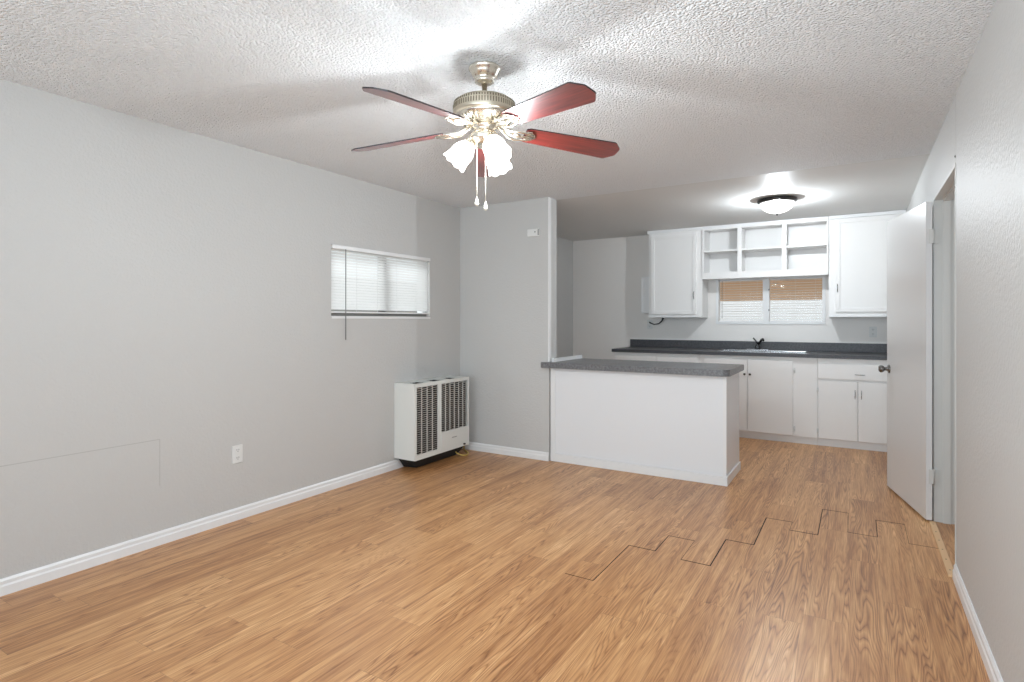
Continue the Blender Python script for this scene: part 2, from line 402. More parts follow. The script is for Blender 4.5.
# door slab (thing on hinges)
P0 = Vector((0.374, 4.498, 0)); ed = Vector((-0.226, 0.974, 0)).normalized(); nd = Vector((-0.974, -0.226, 0)).normalized()
dm = Matrix(((ed.x, -nd.x, 0, P0.x), (ed.y, -nd.y, 0, P0.y), (0, 0, 1, 0), (0, 0, 0, 1)))   # local x along door, y into slab
droot = struct_root('door_1', (0.40, 4.5, 0), 'flat painted white interior door standing open against the right wall')
bm = new_bm(); add_box(bm, 0, 0.80, 0, 0.035, 0.015, 2.062, bevel=0.002); bm.transform(dm); obj('door_slab', bm, 'door', droot)
# knob both sides
for sgn, yb in ((-1, 0.0), (1, 0.035)):
    km = dm @ Matrix.Translation((0.745, yb, 0.925)) @ Matrix.Rotation(PI/2 if sgn < 0 else -PI/2, 4, 'X')
    bm = new_bm(); add_lathe(bm, [(0.033, 0), (0.032, 0.006), (0.016, 0.010), (0.012, 0.030), (0.020, 0.036), (0.027, 0.046), (0.028, 0.058), (0.022, 0.068), (0.0, 0.071)], 24, mtx=km)
    obj('door_knob', bm, 'nickel', droot, 'dark nickel round knob')
bm = new_bm(); add_box(bm, 0.799, 0.8015, 0.006, 0.029, 0.895, 0.955); bm.transform(dm); obj('latch_plate', bm, 'nickel', droot)
for z in (0.295, 1.838):
    bm = new_bm()
    add_box(bm, 0.398, 0.440, 4.522, 4.5345, z-0.045, z+0.045)
    add_tube(bm, [(0.414, 4.512, z-0.047), (0.414, 4.512, z+0.047)], 0.007, 12)
    add_box(bm, 0.388, 0.412, 4.494, 4.5085, z-0.045, z+0.045)
    obj('hinge', bm, 'jamb', droot)

# ------------------------------------------------------------------ windows
def blind(root_name, label, width_axis, a0, a1, zt, zb, depth, tilt, normal, group=None, wand=None, proj=0.0, pitch=0.0205, cords=(0.12, 0.5, 0.88)):
    """horizontal slat blind. width_axis 'y' hangs in plane x=depth; 'x' hangs in plane y=depth. normal=+-1 into the room"""
    def T_(a, d, z):
        return (depth+normal*d, a, z) if width_axis == 'y' else (a, depth+normal*d, z)
    def bxs(bm, s0, s1, d0, d1, z0, z1, bevel=0):
        p, q = T_(s0, d0, z0), T_(s1, d1, z1)
        add_box(bm, min(p[0], q[0]), max(p[0], q[0]), min(p[1], q[1]), max(p[1], q[1]), z0, z1, bevel)
    root = thing(root_name, label, 'blind', T_((a0+a1)/2, 0, zb), group)
    bm = new_bm(); bxs(bm, a0, a1, -0.012+proj, 0.016+proj, zt-0.03, zt, 0.002); obj('headrail', bm, 'vinyl', root)
    bm = new_bm(); z = zt-0.04
    hw = 0.0125
    while z > zb+0.02:
        dy, dz = hw*math.cos(tilt), hw*math.sin(tilt)
        prev = None
        for t, lift in ((-1, 0), (-0.4, 0.0016), (0.4, 0.0016), (1, 0)):
            off = (t*dy - lift*math.sin(tilt), t*dz*1.0 + lift*math.cos(tilt))
            cur = [bm.verts.new(T_(s, off[0], z-off[1])) for s in (a0+0.004, a1-0.004)]
            if prev: bm.faces.new((prev[0], prev[1], cur[1], cur[0]))
            prev = cur
        z -= pitch
    o = obj('slats', bm, 'slat', root)
    bm = new_bm(); bxs(bm, a0+0.003, a1-0.003, -0.010, 0.010, zb, zb+0.012, 0.002); obj('bottom_rail', bm, 'vinyl', root)
    for c in cords:
        s = a0+(a1-a0)*c
        bm = new_bm(); add_tube(bm, [T_(s, 0.014, zt-0.03), T_(s, 0.014, zb+0.01)], 0.0011, 6)
        obj('ladder_cord', bm, 'vinyl', root)
    if wand:
        bm = new_bm(); add_tube(bm, [T_(wand[0], 0.028+proj*0.5, zt-0.028), T_(wand[0], 0.028+proj*0.5, wand[1])], wand[2], 8); obj('wand', bm, 'wand', root, 'thin grey tilt wand')
    return root
# left window
w = struct_root('window_1', (XL-0.06, 3.57, WL[2]), 'wide horizontal sliding window in the left wall')
bm = new_bm()
y0, y1, z0, z1 = WL
add_box(bm, XL-T, XL-0.06, y0, y0+0.03, z0, z1); add_box(bm, XL-T, XL-0.06, y1-0.03, y1, z0, z1)
add_box(bm, XL-T, XL-0.06, y0+0.03, y1-0.03, z1-0.03, z1); add_box(bm, XL-T, XL-0.06, y0+0.03, y1-0.03, z0, z0+0.03)
obj('window_frame', bm, 'vinyl', w)
box_obj('mullion', (XL-0.094, XL-0.062, 3.575, 3.645, z0+0.03, z1-0.03), 'track', w)  # grey colour stands in for the mullion's backlit shadow on the blind
box_obj('window_pane', (XL-0.10, XL-0.096, y0+0.03, y1-0.03, z0+0.03, z1-0.03), 'glass', w)
box_obj('window_sill', (XL-0.06, XL+0.006, y0, y1, z0, z0+0.020), 'trim', w)
box_obj('window_track', (XL-0.055, XL-0.035, y0+0.01, y1-0.01, z0+0.021, z0+0.050), 'track', w, label='dark grey lower track showing beneath the blind')
bl = blind('window_blind', 'closed white slat blind with hanging wand, on the wide window of the long left wall', 'y', y0+0.006, y1-0.006, z1-0.002, z0+0.044, XL-0.018, math.radians(64), 1, wand=(3.115, 1.145, 0.0035), proj=0.014, pitch=0.0225, cords=(0.22, 0.42, 0.62, 0.84))
# kitchen window
w = struct_root('window_2', (-0.9, YB+0.05, WK[2]), 'two pane white window over the kitchen sink')
x0, x1, z0, z1 = WK
bm = new_bm()
ya, yb_ = YB-0.012, YB+0.09
add_box(bm, x0, x0+0.032, ya, yb_, z0, z1); add_box(bm, x1-0.032, x1, ya, yb_, z0, z1)
add_box(bm, x0+0.032, x1-0.032, ya, yb_, z1-0.03, z1); add_box(bm, x0+0.032, x1-0.032, ya, yb_, z0, z0+0.032)
add_box(bm, -0.965, -0.895, ya+0.004, yb_, z0+0.032, z1-0.03)
obj('window_frame', bm, 'vinyl', w)
box_obj('window_pane', (x0+0.032, -0.965, YB+0.070, YB+0.074, z0+0.032, z1-0.03), 'glass', w)
box_obj('window_pane', (-0.895, x1-0.032, YB+0.070, YB+0.074, z0+0.032, z1-0.03), 'glass', w)
bm = new_bm()
for z in (1.42, 1.66): add_box(bm, -0.905, -0.890, ya-0.006, ya+0.004, z-0.008, z+0.008)
obj('window_latch', bm, 'plastic_grey', w)
blind('window_blind', 'open white slat blind in the left half of the window over the sink', 'x', x0+0.036, -0.970, z1-0.032, z0+0.036, YB+0.035, math.radians(16), -1, 'blinds of the window over the sink', wand=(x0+0.07, 1.32, 0.0028), pitch=0.030)
blind('window_blind', 'open white slat blind in the right half of the window over the sink', 'x', -0.888, x1-0.036, z1-0.032, z0+0.036, YB+0.035, math.radians(16), -1, 'blinds of the window over the sink', pitch=0.030)
box_struct('slat_backdrop', (-6.2, -6.0, 0.5, 7.0, -0.1, 1.9), 'backdrop_grey')  # backdrop added to hide the white sky and grey the slat gaps
box_struct('ground', (-6.2, XL-T, 0.5, 7.0, -0.12, -0.02), 'outside_ground')
# invented window behind the viewpoint, added to let the fill light in
w = struct_root('fill_window', (-1.5, YR-0.06, RW[2]))
x0, x1, z0, z1 = RW
bm = new_bm()
add_box(bm, x0, x0+0.05, YR-T, YR, z0, z1); add_box(bm, x1-0.05, x1, YR-T, YR, z0, z1)
add_box(bm, x0+0.05, x1-0.05, YR-T, YR, z1-0.05, z1); add_box(bm, x0+0.05, x1-0.05, YR-T, YR, z0, z0+0.05)
add_box(bm, -1.56, -1.49, YR-T+0.02, YR-0.02, z0+0.05, z1-0.05)
obj('window_frame', bm, 'vinyl', w)
box_obj('window_pane', (x0+0.05, x1-0.05, YR-0.08, YR-0.075, z0+0.05, z1-0.05), 'glass', w)

# outside the kitchen window: tan patio cover, white fence, ground
r = thing('patio_cover', 'tan wooden patio cover seen through the blinds over the sink', 'patio cover', (-1.2, 9.0, 0))
bm = new_bm()
v = [bm.verts.new(p) for p in ((-5, YB+0.2, 2.55), (3, YB+0.2, 2.55), (3, 9.3, 1.93), (-5, 9.3, 1.93), (-5, YB+0.2, 2.60), (3, YB+0.2, 2.60), (3, 9.3, 1.98), (-5, 9.3, 1.98))]
for q in ((0, 1, 2, 3), (7, 6, 5, 4), (0, 4, 5, 1), (1, 5, 6, 2), (2, 6, 7, 3), (3, 7, 4, 0)): bm.faces.new([v[i] for i in q])
obj('roof_boards', bm, 'tan_wood', r)
box_obj('fascia', (-5, 3, 9.30, 9.36, 1.60, 2.0), 'tan_wood', r)
for x in (-4.4, 1.9): box_obj('post', (x, x+0.09, 9.22, 9.30, 0, 1.9), 'tan_wood', r)
tag(box_obj('fence', (-8, 5, 12.0, 12.08, 0, 1.85), 'outside_white'), 'white fence beyond the patio, seen low through the blinds over the sink', 'fence')
box_struct('ground', (-9, 7, YB+T, 16, -0.12, -0.02), 'outside_ground', 'concrete ground outside the kitchen window')

# ------------------------------------------------------------------ peninsula
r = thing('peninsula_cabinet', 'white painted kitchen peninsula cabinet with a baseboard, standing at the end of the partition wall', 'cabinet', (-1.65, 4.95, 0))
bm = new_bm()
add_box(bm, -2.412, -0.882, 4.662, 5.245, 0.075, 0.859); add_box(bm, -2.412, -0.885, 4.665, 5.16, 0.0, 0.075)
obj('body', bm, 'peninsula', r)
box_obj('corner_strip', (-2.424, -2.38, 4.652, 4.662, 0.072, 0.858), 'trim', r)
box_obj('corner_strip', (-0.905, -0.878, 4.656, 4.662, 0.072, 0.858), 'trim', r)
bm = new_bm()
add_box(bm, -2.424, -0.869, 4.648, 4.662, 0, 0.072, 0.002); add_box(bm, -0.885, -0.869, 4.662, 5.235, 0, 0.072, 0.002)
obj('baseboard', bm, 'trim', r)
for k in range(3):
    xa = -2.30+k*0.46
    d = box_obj('door', (xa, xa+0.44, 5.245, 5.263, 0.10, 0.83), 'cab', r, 0.003)
    bm = new_bm(); add_lathe(bm, [(0.006, 0), (0.006, 0.012), (0.013, 0.018), (0.011, 0.025), (0, 0.027)], 12, mtx=Matrix.Translation((xa+0.40, 5.263, 0.74)) @ Matrix.Rotation(-PI/2, 4, 'X')); obj('knob', bm, 'chrome', d)
# countertop with rounded corner
r = thing('countertop', 'grey speckled laminate countertop on the peninsula, front corner rounded', 'countertop', (-1.65, 4.95, 0.86))
poly = [(-2.50, 4.600), (-0.91, 4.600)]
for k in range(1, 9):
    a = -PI/2+k*PI/16
    poly.append((-0.91+0.06*math.cos(a), 4.66+0.06*math.sin(a)))
poly += [(-0.85, 5.29), (-2.425, 5.29), (-2.425, 4.632), (-2.50, 4.632)]
bm = new_bm(); add_prism(bm, poly, 0.860, 0.912)
es = [e for e in bm.edges if abs(e.verts[0].co.z-e.verts[1].co.z) < 1e-6]
bmesh.ops.bevel(bm, geom=es, offset=0.004, segments=2, affect='EDGES')
obj('slab', bm, 'laminate_pen', r)
bm = new_bm(); add_box(bm, -2.418, -2.392, 4.66, 5.285, 0.912, 0.945, 0.002)
obj('end_strip', bm, 'trim', r, 'white strip along the left edge of the slab')

# ------------------------------------------------------------------ base cabinets
YF, ZT, CB = 6.66, 0.908, 0.075
def wire_pull(bm, x, z, yface, horizontal=False, L_=0.085, out=0.026, rad=0.0042):
    pts = []
    for k in range(9):
        t = k/8; s = (t-0.5)*L_; d = out*math.sin(PI*min(1, max(0, t)))**0.5
        pts.append((x+s, yface-d, z) if horizontal else (x, yface-d, z+s))
    add_tube(bm, pts, rad, 8)
def door_panel(name, x0, x1, z0, z1, yf, parent, pull=None, hinge_x=None, th=0.018, shaker=False, pull_mat='nickel', pull_h=False, knob=False):
    bm = new_bm()
    if shaker:
        add_box(bm, x0, x1, yf-0.012, yf, z0, z1)
        s = 0.042
        for q in ((x0, x0+s, z0, z1), (x1-s, x1, z0, z1), (x0+s, x1-s, z1-s, z1), (x0+s, x1-s, z0, z0+s)):
            add_box(bm, q[0], q[1], yf-0.024, yf-0.012, q[2], q[3], 0.002)
        th = 0.024
    else: add_box(bm, x0, x1, yf-th, yf, z0, z1, 0.004)
    d = obj(name, bm, 'cab', parent)
    if pull:
        bm = new_bm()
        if knob:
            add_lathe(bm, [(0.006, 0), (0.006, 0.010), (0.013, 0.016), (0.012, 0.022), (0, 0.026)], 14, mtx=Matrix.Translation((pull[0], yf-th, pull[1])) @ Matrix.Rotation(PI/2, 4, 'X'))
            obj('knob', bm, pull_mat, d, 'small metal knob')
        else:
            wire_pull(bm, pull[0], pull[1], yf-th, pull_h); obj('pull_handle', bm, pull_mat, d, 'curved metal pull')
    if hinge_x is not None:
        zz = ((z0+0.075), (z1-0.10))
        for z in zz:
            bm = new_bm(); add_tube(bm, [(hinge_x, yf-th-0.001, z-0.024), (hinge_x, yf-th-0.001, z+0.024)], 0.0045, 8)
            add_box(bm, hinge_x-0.010, hinge_x+0.010, yf-th*0.5, yf-0.0005, z-0.02, z+0.02)
            obj('hinge', bm, 'plastic', d)
    return d
def base_unit(x0, x1, label, sink=False):
    r = thing('base_cabinet', label, 'cabinet', ((x0+x1)/2, (YF+YB)/2, 0), 'white base cabinets under the dark counter')
    bm = new_bm()
    if sink:
        t = 0.018
        add_box(bm, x0, x0+t, YF+t, YB-0.002, CB, ZT); add_box(bm, x1-t, x1, YF+t, YB-0.002, CB, ZT)
        add_box(bm, x0, x1, YF, YF+t, CB, ZT); add_box(bm, x0+t, x1-t, YF+t, YB-0.002, CB, CB+t)
    else: add_box(bm, x0, x1, YF, YB-0.002, CB, ZT)
    obj('body', bm, 'cab', r)
    bm = new_bm(); add_box(bm, x0, x1, YF+0.022, YF+0.05, 0, CB); obj('toe_kick', bm, 'trim', r)
    return r
r = base_unit(-2.572, -1.556, 'white base cabinet at the left end of the dark counter, mostly hidden behind the peninsula')
door_panel('door', -2.555, -2.052, 0.085, 0.872, YF, r, (-2.09, 0.72), -2.551)
door_panel('door', -2.036, -1.572, 0.085, 0.872, YF, r, (-1.99, 0.72), -1.576)
r = base_unit(-1.554, -0.358, 'white double door base cabinet under the sink, just right of the peninsula', sink=True)
door_panel('door', -1.500, -1.037, 0.082, 0.872, YF, r, (-1.062, 0.708), None, pull_mat='nickel', knob=True)
door_panel('door', -1.031, -0.585, 0.082, 0.872, YF, r, (-1.006, 0.708), -0.572, pull_mat='nickel', knob=True)
r = base_unit(-0.356, 0.417, 'white base cabinet with one wide drawer above two doors, next to the open door')
door_panel('drawer', -0.352, 0.405, 0.697, 0.852, YF, r, (0.018, 0.752), None, pull_mat='chrome', pull_h=True, th=0.022)
door_panel('door', -0.345, -0.002, 0.082, 0.678, YF, r, (-0.024, 0.55), -0.356, pull_mat='chrome')
door_panel('door', 0.004, 0.352, 0.082, 0.678, YF, r, (0.030, 0.55), 0.362, pull_mat='chrome')
# long counter with sink cut-out
r = thing('countertop', 'long dark grey laminate countertop with backsplash along the kitchen back wall', 'countertop', (-1.1, 6.97, 0.91))
SX0, SX1, SY0, SY1 = -1.36, -0.46, 6.70, 7.20
bm = new_bm()
add_box(bm, -2.60, SX0+0.02, 6.62, YB-0.001, ZT+0.001, 0.946); add_box(bm, SX1-0.02, 0.418, 6.62, YB-0.001, ZT+0.001, 0.946)
add_box(bm, SX0+0.02, SX1-0.02, 6.62, SY0+0.02, ZT+0.001, 0.946); add_box(bm, SX0+0.02, SX1-0.02, SY1-0.02, YB-0.001, ZT+0.001, 0.946)
obj('slab', bm, 'laminate', r)
box_obj('backsplash', (-2.60, 0.418, YB-0.020, YB-0.001, 0.946, 1.046), 'laminate', r, 0.002)
# sink
r = thing('kitchen_sink', 'stainless steel double bowl sink set into the dark counter under the window', 'sink', (-0.91, 6.95, 0.94))
bm = new_bm()
zr = 0.9465; mid = (SX0+SX1)/2
bowls = [(SX0+0.035, mid-0.018, SY0+0.035, SY1-0.10), (mid+0.018, SX1-0.035, SY0+0.035, SY1-0.10)]
add_box(bm, SX0, SX1, SY1-0.10, SY1, zr, zr+0.006, 0.002); add_box(bm, SX0, SX1, SY0, SY0+0.035, zr, zr+0.006, 0.002)
add_box(bm, SX0, SX0+0.035, SY0+0.035, SY1-0.10, zr, zr+0.006); add_box(bm, SX1-0.035, SX1, SY0+0.035, SY1-0.10, zr, zr+0.006)
add_box(bm, mid-0.018, mid+0.018, SY0+0.035, SY1-0.10, zr, zr+0.006)
obj('rim', bm, 'steel', r)
for bx0, bx1, by0, by1 in bowls:
    bm = new_bm(); t = 0.002; zb = 0.79
    for q in ((bx0, bx1, by0, by1, zb, zb+t), (bx0, bx0+t, by0, by1, zb, zr), (bx1-t, bx1, by0, by1, zb, zr), (bx0, bx1, by0, by0+t, zb, zr), (bx0, bx1, by1-t, by1, zb, zr)): add_box(bm, *q)
    o = obj('bowl', bm, 'steel', r)
    bm = new_bm(); add_lathe(bm, [(0.04, 0.0), (0.038, 0.004), (0.02, 0.002), (0, 0.002)], 20, ((bx0+bx1)/2, (by0+by1)/2, zb+t)); obj('drain', bm, 'nickel', o)
# faucet
FX, FY, FZ = -1.000, 7.145, 0.953
r = thing('faucet', 'dark metal single lever kitchen faucet behind the sink', 'faucet', (FX, FY, FZ))
bm = new_bm(); add_box(bm, FX-0.12, FX+0.12, FY-0.026, FY+0.026, FZ-0.001, FZ+0.010, 0.004); obj('deck_plate', bm, 'chrome', r)
bm = new_bm(); add_lathe(bm, [(0.030, 0.010), (0.030, 0.02), (0.026, 0.05), (0.024, 0.065), (0.012, 0.075), (0, 0.078)], 20, (FX, FY, FZ)); obj('faucet_body', bm, 'black_chrome', r)
bm = new_bm(); add_tube(bm, [(FX, FY, FZ+0.05), (FX+0.03, FY-0.03, FZ+0.09), (FX+0.055, FY-0.09, FZ+0.125), (FX+0.075, FY-0.15, FZ+0.132), (FX+0.085, FY-0.185, FZ+0.118)], [0.013, 0.014, 0.013, 0.012, 0.013], 12); obj('spout', bm, 'black_chrome', r)
bm = new_bm(); add_tube(bm, [(FX, FY, FZ+0.07), (FX-0.015, FY-0.005, FZ+0.10), (FX-0.045, FY-0.02, FZ+0.138)], [0.010, 0.007, 0.009], 10); obj('lever', bm, 'black_chrome', r)

# ------------------------------------------------------------------ upper cabinets
YU, ZU0 = 7.0, 1.333
TOP = 2.4205
def upper_unit(x0, x1, zb, label, cat, group=None):
    r = thing('upper_cabinet' if cat == 'cabinet' else 'open_shelf_unit', label, cat, ((x0+x1)/2, (YU+YB)/2, zb), group)
    return r
def crown(x0, x1, r):
    bm = new_bm(); add_box(bm, x0, x1, YU-0.022, YU, TOP-0.036, TOP, 0.003); obj('crown_strip', bm, 'trim', r)
g = 'white upper cabinets on the kitchen back wall'
r = upper_unit(-2.252, -1.596, ZU0, 'white upper cabinet left of the open shelves, single framed door with dark pull', 'cabinet', g)
bm = new_bm(); add_box(bm, -2.252, -1.596, YU, YB-0.001, ZU0, TOP); obj('body', bm, 'cab', r)
d = door_panel('door', -2.215, -1.664, 1.372, 2.352, YU, r, (-1.690, 1.60), None, shaker=True)
bm = new_bm(); add_box(bm, -2.252, -1.596, YU-0.010, YU, ZU0, ZU0+0.022, 0.002); obj('bottom_strip', bm, 'trim', r)
bm = new_bm(); add_box(bm, -1.705, -1.698, YU-0.0235, YU-0.0205, 1.46, 1.55); obj('latch', bm, 'plastic_grey', d)
crown(-2.264, -1.597, r)
r = upper_unit(-0.268, 0.417, ZU0, 'white upper cabinet right of the open shelves, partly hidden by the open door', 'cabinet', g)
bm = new_bm(); add_box(bm, -0.268, 0.417, YU, YB-0.001, ZU0, TOP); obj('body', bm, 'cab', r)
door_panel('door', -0.205, 0.345, 1.386, 2.376, YU, r, (-0.186, 1.642), None, shaker=True)
bm = new_bm(); add_box(bm, -0.268, 0.417, YU-0.018, YU, ZU0, ZU0+0.022, 0.002); obj('bottom_strip', bm, 'trim', r)
crown(-0.267, 0.417, r)
# open shelves between them
r = upper_unit(-1.594, -0.270, 1.78, 'white open shelf unit of six cubbies above the sink window', 'shelf')
x0, x1 = -1.594, -0.270
bm = new_bm()
add_box(bm, x0, x1, YU, YB-0.001, TOP-0.030, TOP); add_box(bm, x0, x1, YU, YB-0.001, 1.795, 1.825)
add_box(bm, x0, x0+0.018, YU, YB-0.001, 1.825, TOP-0.03); add_box(bm, x1-0.018, x1, YU, YB-0.001, 1.825, TOP-0.03)
add_box(bm, x0+0.018, x1-0.018, YB-0.005, YB-0.001, 1.825, TOP-0.03)
obj('body', bm, 'cab', r)
bm = new_bm()
add_box(bm, x0, x1, YU-0.018, YU, 1.790, 1.868); add_box(bm, x0, x1, YU-0.018, YU, 2.372, TOP)
add_box(bm, x0, x0+0.012, YU-0.018, YU, 1.868, 2.372); add_box(bm, x1-0.012, x1, YU-0.018, YU, 1.868, 2.372)
for xm in (-1.172, -0.703): add_box(bm, xm-0.024, xm+0.024, YU-0.018, YU, 1.868, 2.372)
obj('face_frame', bm, 'cab', r)
for xm in (-1.172, -0.703): box_obj('divider', (xm-0.010, xm+0.010, YU, YB-0.006, 1.826, TOP-0.031), 'cab', r)
for a, b_ in ((x0+0.018, -1.182), (-1.162, -0.713), (-0.693, x1-0.018)):
    box_obj('shelf', (a+0.001, b_-0.001, YU+0.002, YB-0.006, 2.112, 2.130), 'cab', r)
crown(x0+0.001, x1-0.001, r)

# box on the wall beside the left cabinet, outlets, cable
r = thing('wall_box', 'narrow white box mounted on the back wall beside the left upper cabinet', 'box', (-2.33, YB, 1.39))
box_obj('body', (-2.380, -2.256, 7.09, YB-0.001, 1.39, 1.855), 'trim', r, 0.006)
box_obj('cover', (-2.376, -2.260, 7.080, 7.090, 1.40, 1.845), 'trim', r, 0.003)
def outlet(axis, pos, n, label, size=(0.072, 0.116)):
    x, y, z = pos; w_, h_ = size
    r = thing('wall_outlet', label, 'outlet', pos, 'electrical outlets')
    def bx(bm, s0, s1, d0, d1, za, zb, bevel=0):
        if axis == 'x': add_box(bm, min(x+n*d0, x+n*d1), max(x+n*d0, x+n*d1), y+s0, y+s1, z+za, z+zb, bevel)
        else: add_box(bm, x+s0, x+s1, min(y+n*d0, y+n*d1), max(y+n*d0, y+n*d1), z+za, z+zb, bevel)
    bm = new_bm(); bx(bm, -w_/2, w_/2, 0.0005, 0.007, -h_/2, h_/2, 0.002); obj('cover_plate', bm, 'plastic', r)
    for dz in (-0.025, 0.025):
        bm = new_bm(); bx(bm, -0.016, 0.016, 0.007, 0.009, dz-0.014, dz+0.014, 0.001); s = obj('socket', bm, 'plastic', r)
        bm = new_bm()
        bx(bm, -0.008, -0.0055, 0.009, 0.0095, dz-0.002, dz+0.008); bx(bm, 0.0055, 0.008, 0.009, 0.0095, dz-0.002, dz+0.008); bx(bm, -0.002, 0.002, 0.009, 0.0095, dz-0.010, dz-0.006)
        obj('slot', bm, 'dark', s)
    return r
outlet('x', (XL, 2.213, 0.428), 1, 'white duplex outlet low on the long left wall')
outlet('y', (-2.335, YB, 1.245), -1, 'outlet under the left upper cabinet with a cable beside it')
outlet('y', (0.141, YB, 1.172), -1, 'outlet on the back wall below the right upper cabinet')
bm = new_bm(); add_tube(bm, [(-2.13, 7.20, 1.326), (-2.15, 7.22, 1.29), (-2.20, 7.25, 1.255), (-2.27, 7.27, 1.245), (-2.32, 7.285, 1.262), (-2.335, 7.292, 1.27)], [0.014, 0.009, 0.007, 0.006, 0.008, 0.011], 8)
tag(obj('power_cable', bm, 'cable'), 'dark cable looping from beneath the left upper cabinet to the outlet', 'cable')
# sensor on the partition
r = thing('wall_sensor', 'small white rectangular sensor high on the partition wall', 'sensor', (-2.587, Y1, 2.117))
box_obj('case', (-2.650, -2.524, Y1-0.026, Y1-0.0005, 2.083, 2.151), 'plastic', r, 0.004)
box_obj('side_cap', (-2.538, -2.526, Y1-0.0275, Y1-0.026, 2.089, 2.145), 'plastic_grey', r)
bm = new_bm(); add_lathe(bm, [(0.006, 0), (0.005, 0.003), (0, 0.0035)], 12, mtx=Matrix.Translation((-2.566, Y1-0.026, 2.122)) @ Matrix.Rotation(PI/2, 4, 'X')); obj('button', bm, 'dark', r)

# ------------------------------------------------------------------ wall heater
HX0, HX1, HY0, HY1, HZ0, HZ1 = XL+0.001, -3.215, 3.678, 4.466, 0.098, 0.752
r = thing('wall_heater', 'white enamel gas wall heater with two louvered grilles, on the left wall near the corner', 'heater', (-3.33, 4.06, 0))
bm = new_bm()
c = 0.012
HB = HX1-c
add_box(bm, HX0, HB, HY0, HY0+c, HZ0, HZ1); add_box(bm, HX0, HB, HY1-c, HY1, HZ0, HZ1)
add_box(bm, HX0, HB, HY0+c, HY1-c, HZ0, HZ0+c)
# top with three openings
add_box(bm, HX0, HX0+0.05, HY0+c, HY1-c, HZ1-c, HZ1); add_box(bm, HX1-0.035, HB, HY0+c, HY1-c, HZ1-c, HZ1)
tops = [(HY0+0.05, HY0+0.24), (HY0+0.28, HY0+0.48), (HY0+0.52, HY0+0.72)]
p = HY0+c
for a, b_ in tops: add_box(bm, HX0+0.05, HX1-0.035, p, a, HZ1-c, HZ1); p = b_
add_box(bm, HX0+0.05, HX1-0.035, p, HY1-c, HZ1-c, HZ1)
# front frame
GL = (3.702, 3.992, 0.142, 0.722); GR = (4.040, 4.438, 0.282, 0.722)
def fr_box(y0, y1, z0, z1): add_box(bm, HX1-c, HX1, y0, y1, z0, z1)
fr_box(HY0, GL[0], HZ0, HZ1); fr_box(GL[0], GL[1], GL[3], HZ1); fr_box(GL[0], GL[1], HZ0, GL[2])
fr_box(GL[1], GR[0], HZ0, HZ1); fr_box(GR[0], GR[1], GR[3], HZ1); fr_box(GR[1], HY1, HZ0, HZ1); fr_box(GR[0], GR[1], HZ0, GR[2])
obj('cabinet', bm, 'heater', r)
box_obj('inner_shade', (HX0+0.03, HX1-0.030, HY0+0.02, HY1-0.02, HZ0+0.02, HZ1-0.05), 'heater_shade', r, label='black block painting the shade inside the heater')  # black block fills the hollow as painted shade behind the grilles
for (ga, gb, gz0, gz1), cols in ((GL, 4), (GR, 6)):
    bm = new_bm(); n = int((gz1-gz0)/0.0182); cw = (gb-ga)/cols
    for i in range(1, cols): add_box(bm, HX1-0.011, HX1-0.004, ga+i*cw-0.0035, ga+i*cw+0.0035, gz0, gz1)
    for cI in range(cols):
        for k in range(n):
            z = gz0+(k+0.5+(0.25 if cI % 2 else -0.25))*(gz1-gz0)/n
            y0_, y1_ = ga+cI*cw+0.002, ga+(cI+1)*cw-0.002
            vv = [bm.verts.new(q) for q in ((HX1-0.012, y0_, z-0.003), (HX1-0.012, y1_, z-0.003), (HX1+0.003, y1_, z+0.005), (HX1+0.003, y0_, z+0.005), (HX1-0.012, y0_, z-0.0005), (HX1-0.012, y1_, z-0.0005), (HX1+0.003, y1_, z+0.0075), (HX1+0.003, y0_, z+0.0075))]
            for q in ((0, 1, 2, 3), (7, 6, 5, 4), (0, 4, 5, 1), (1, 5, 6, 2), (2, 6, 7, 3), (3, 7, 4, 0)): bm.faces.new([vv[i] for i in q])
    obj('grille', bm, 'heater_louver', r)
p_ = box_obj('access_panel', (HX1, HX1+0.004, GR[0]-0.002, GR[1]+0.010, 0.135, 0.268), 'heater', r, 0.001)
box_obj('badge', (HX1+0.004, HX1+0.006, 4.19, 4.26, 0.208, 0.215), 'plastic_grey', p_)
box_obj('control_slot', (HX1+0.0005, HX1+0.012, 4.372, 4.392, 0.112, 0.124), 'dark', r, label='small dark control knob')
bm = new_bm()
for a, b_ in tops:
    for k in range(5):
        y = a+(k+0.5)*(b_-a)/5
        add_box(bm, HX0+0.05, HX1-0.035, y-0.003, y+0.003, HZ1-0.022, HZ1-0.013)
obj('top_vent_bar', bm, 'heater_shade', r)  # bars coloured black to paint the shade in the top openings
bm = new_bm()
vv = [(HX0+0.006, HY0+0.03, HZ0), (HX1-0.03, HY0+0.03, HZ0), (HX1-0.03, HY1-0.02, HZ0), (HX0+0.006, HY1-0.02, HZ0),
      (HX0+0.016, HY0+0.10, 0.004), (HX1-0.09, HY0+0.13, 0.004), (HX1-0.09, HY1-0.08, 0.004), (HX0+0.016, HY1-0.08, 0.004)]
vv = [bm.verts.new(q) for q in vv]
for q in ((0, 1, 2, 3), (7, 6, 5, 4), (0, 4, 5, 1), (1, 5, 6, 2), (2, 6, 7, 3), (3, 7, 4, 0)): bm.faces.new([vv[i] for i in q])
obj('underbody', bm, 'heater_shade', r, 'recessed base coloured black for the shade under the heater')  # black colour carries the shade beneath the heater
bm = new_bm()
add_tube(bm, [(-3.385, 4.615, 0.030), (-3.36, 4.58, 0.012), (-3.30, 4.53, 0.009), (-3.23, 4.475, 0.009), (-3.195, 4.40, 0.009), (-3.22, 4.355, 0.012), (-3.27, 4.34, 0.03), (-3.30, 4.335, 0.06)], 0.007, 10)
tag(obj('gas_hose', bm, 'yellow'), 'short yellow gas hose lying on the floor under the wall heater', 'hose')

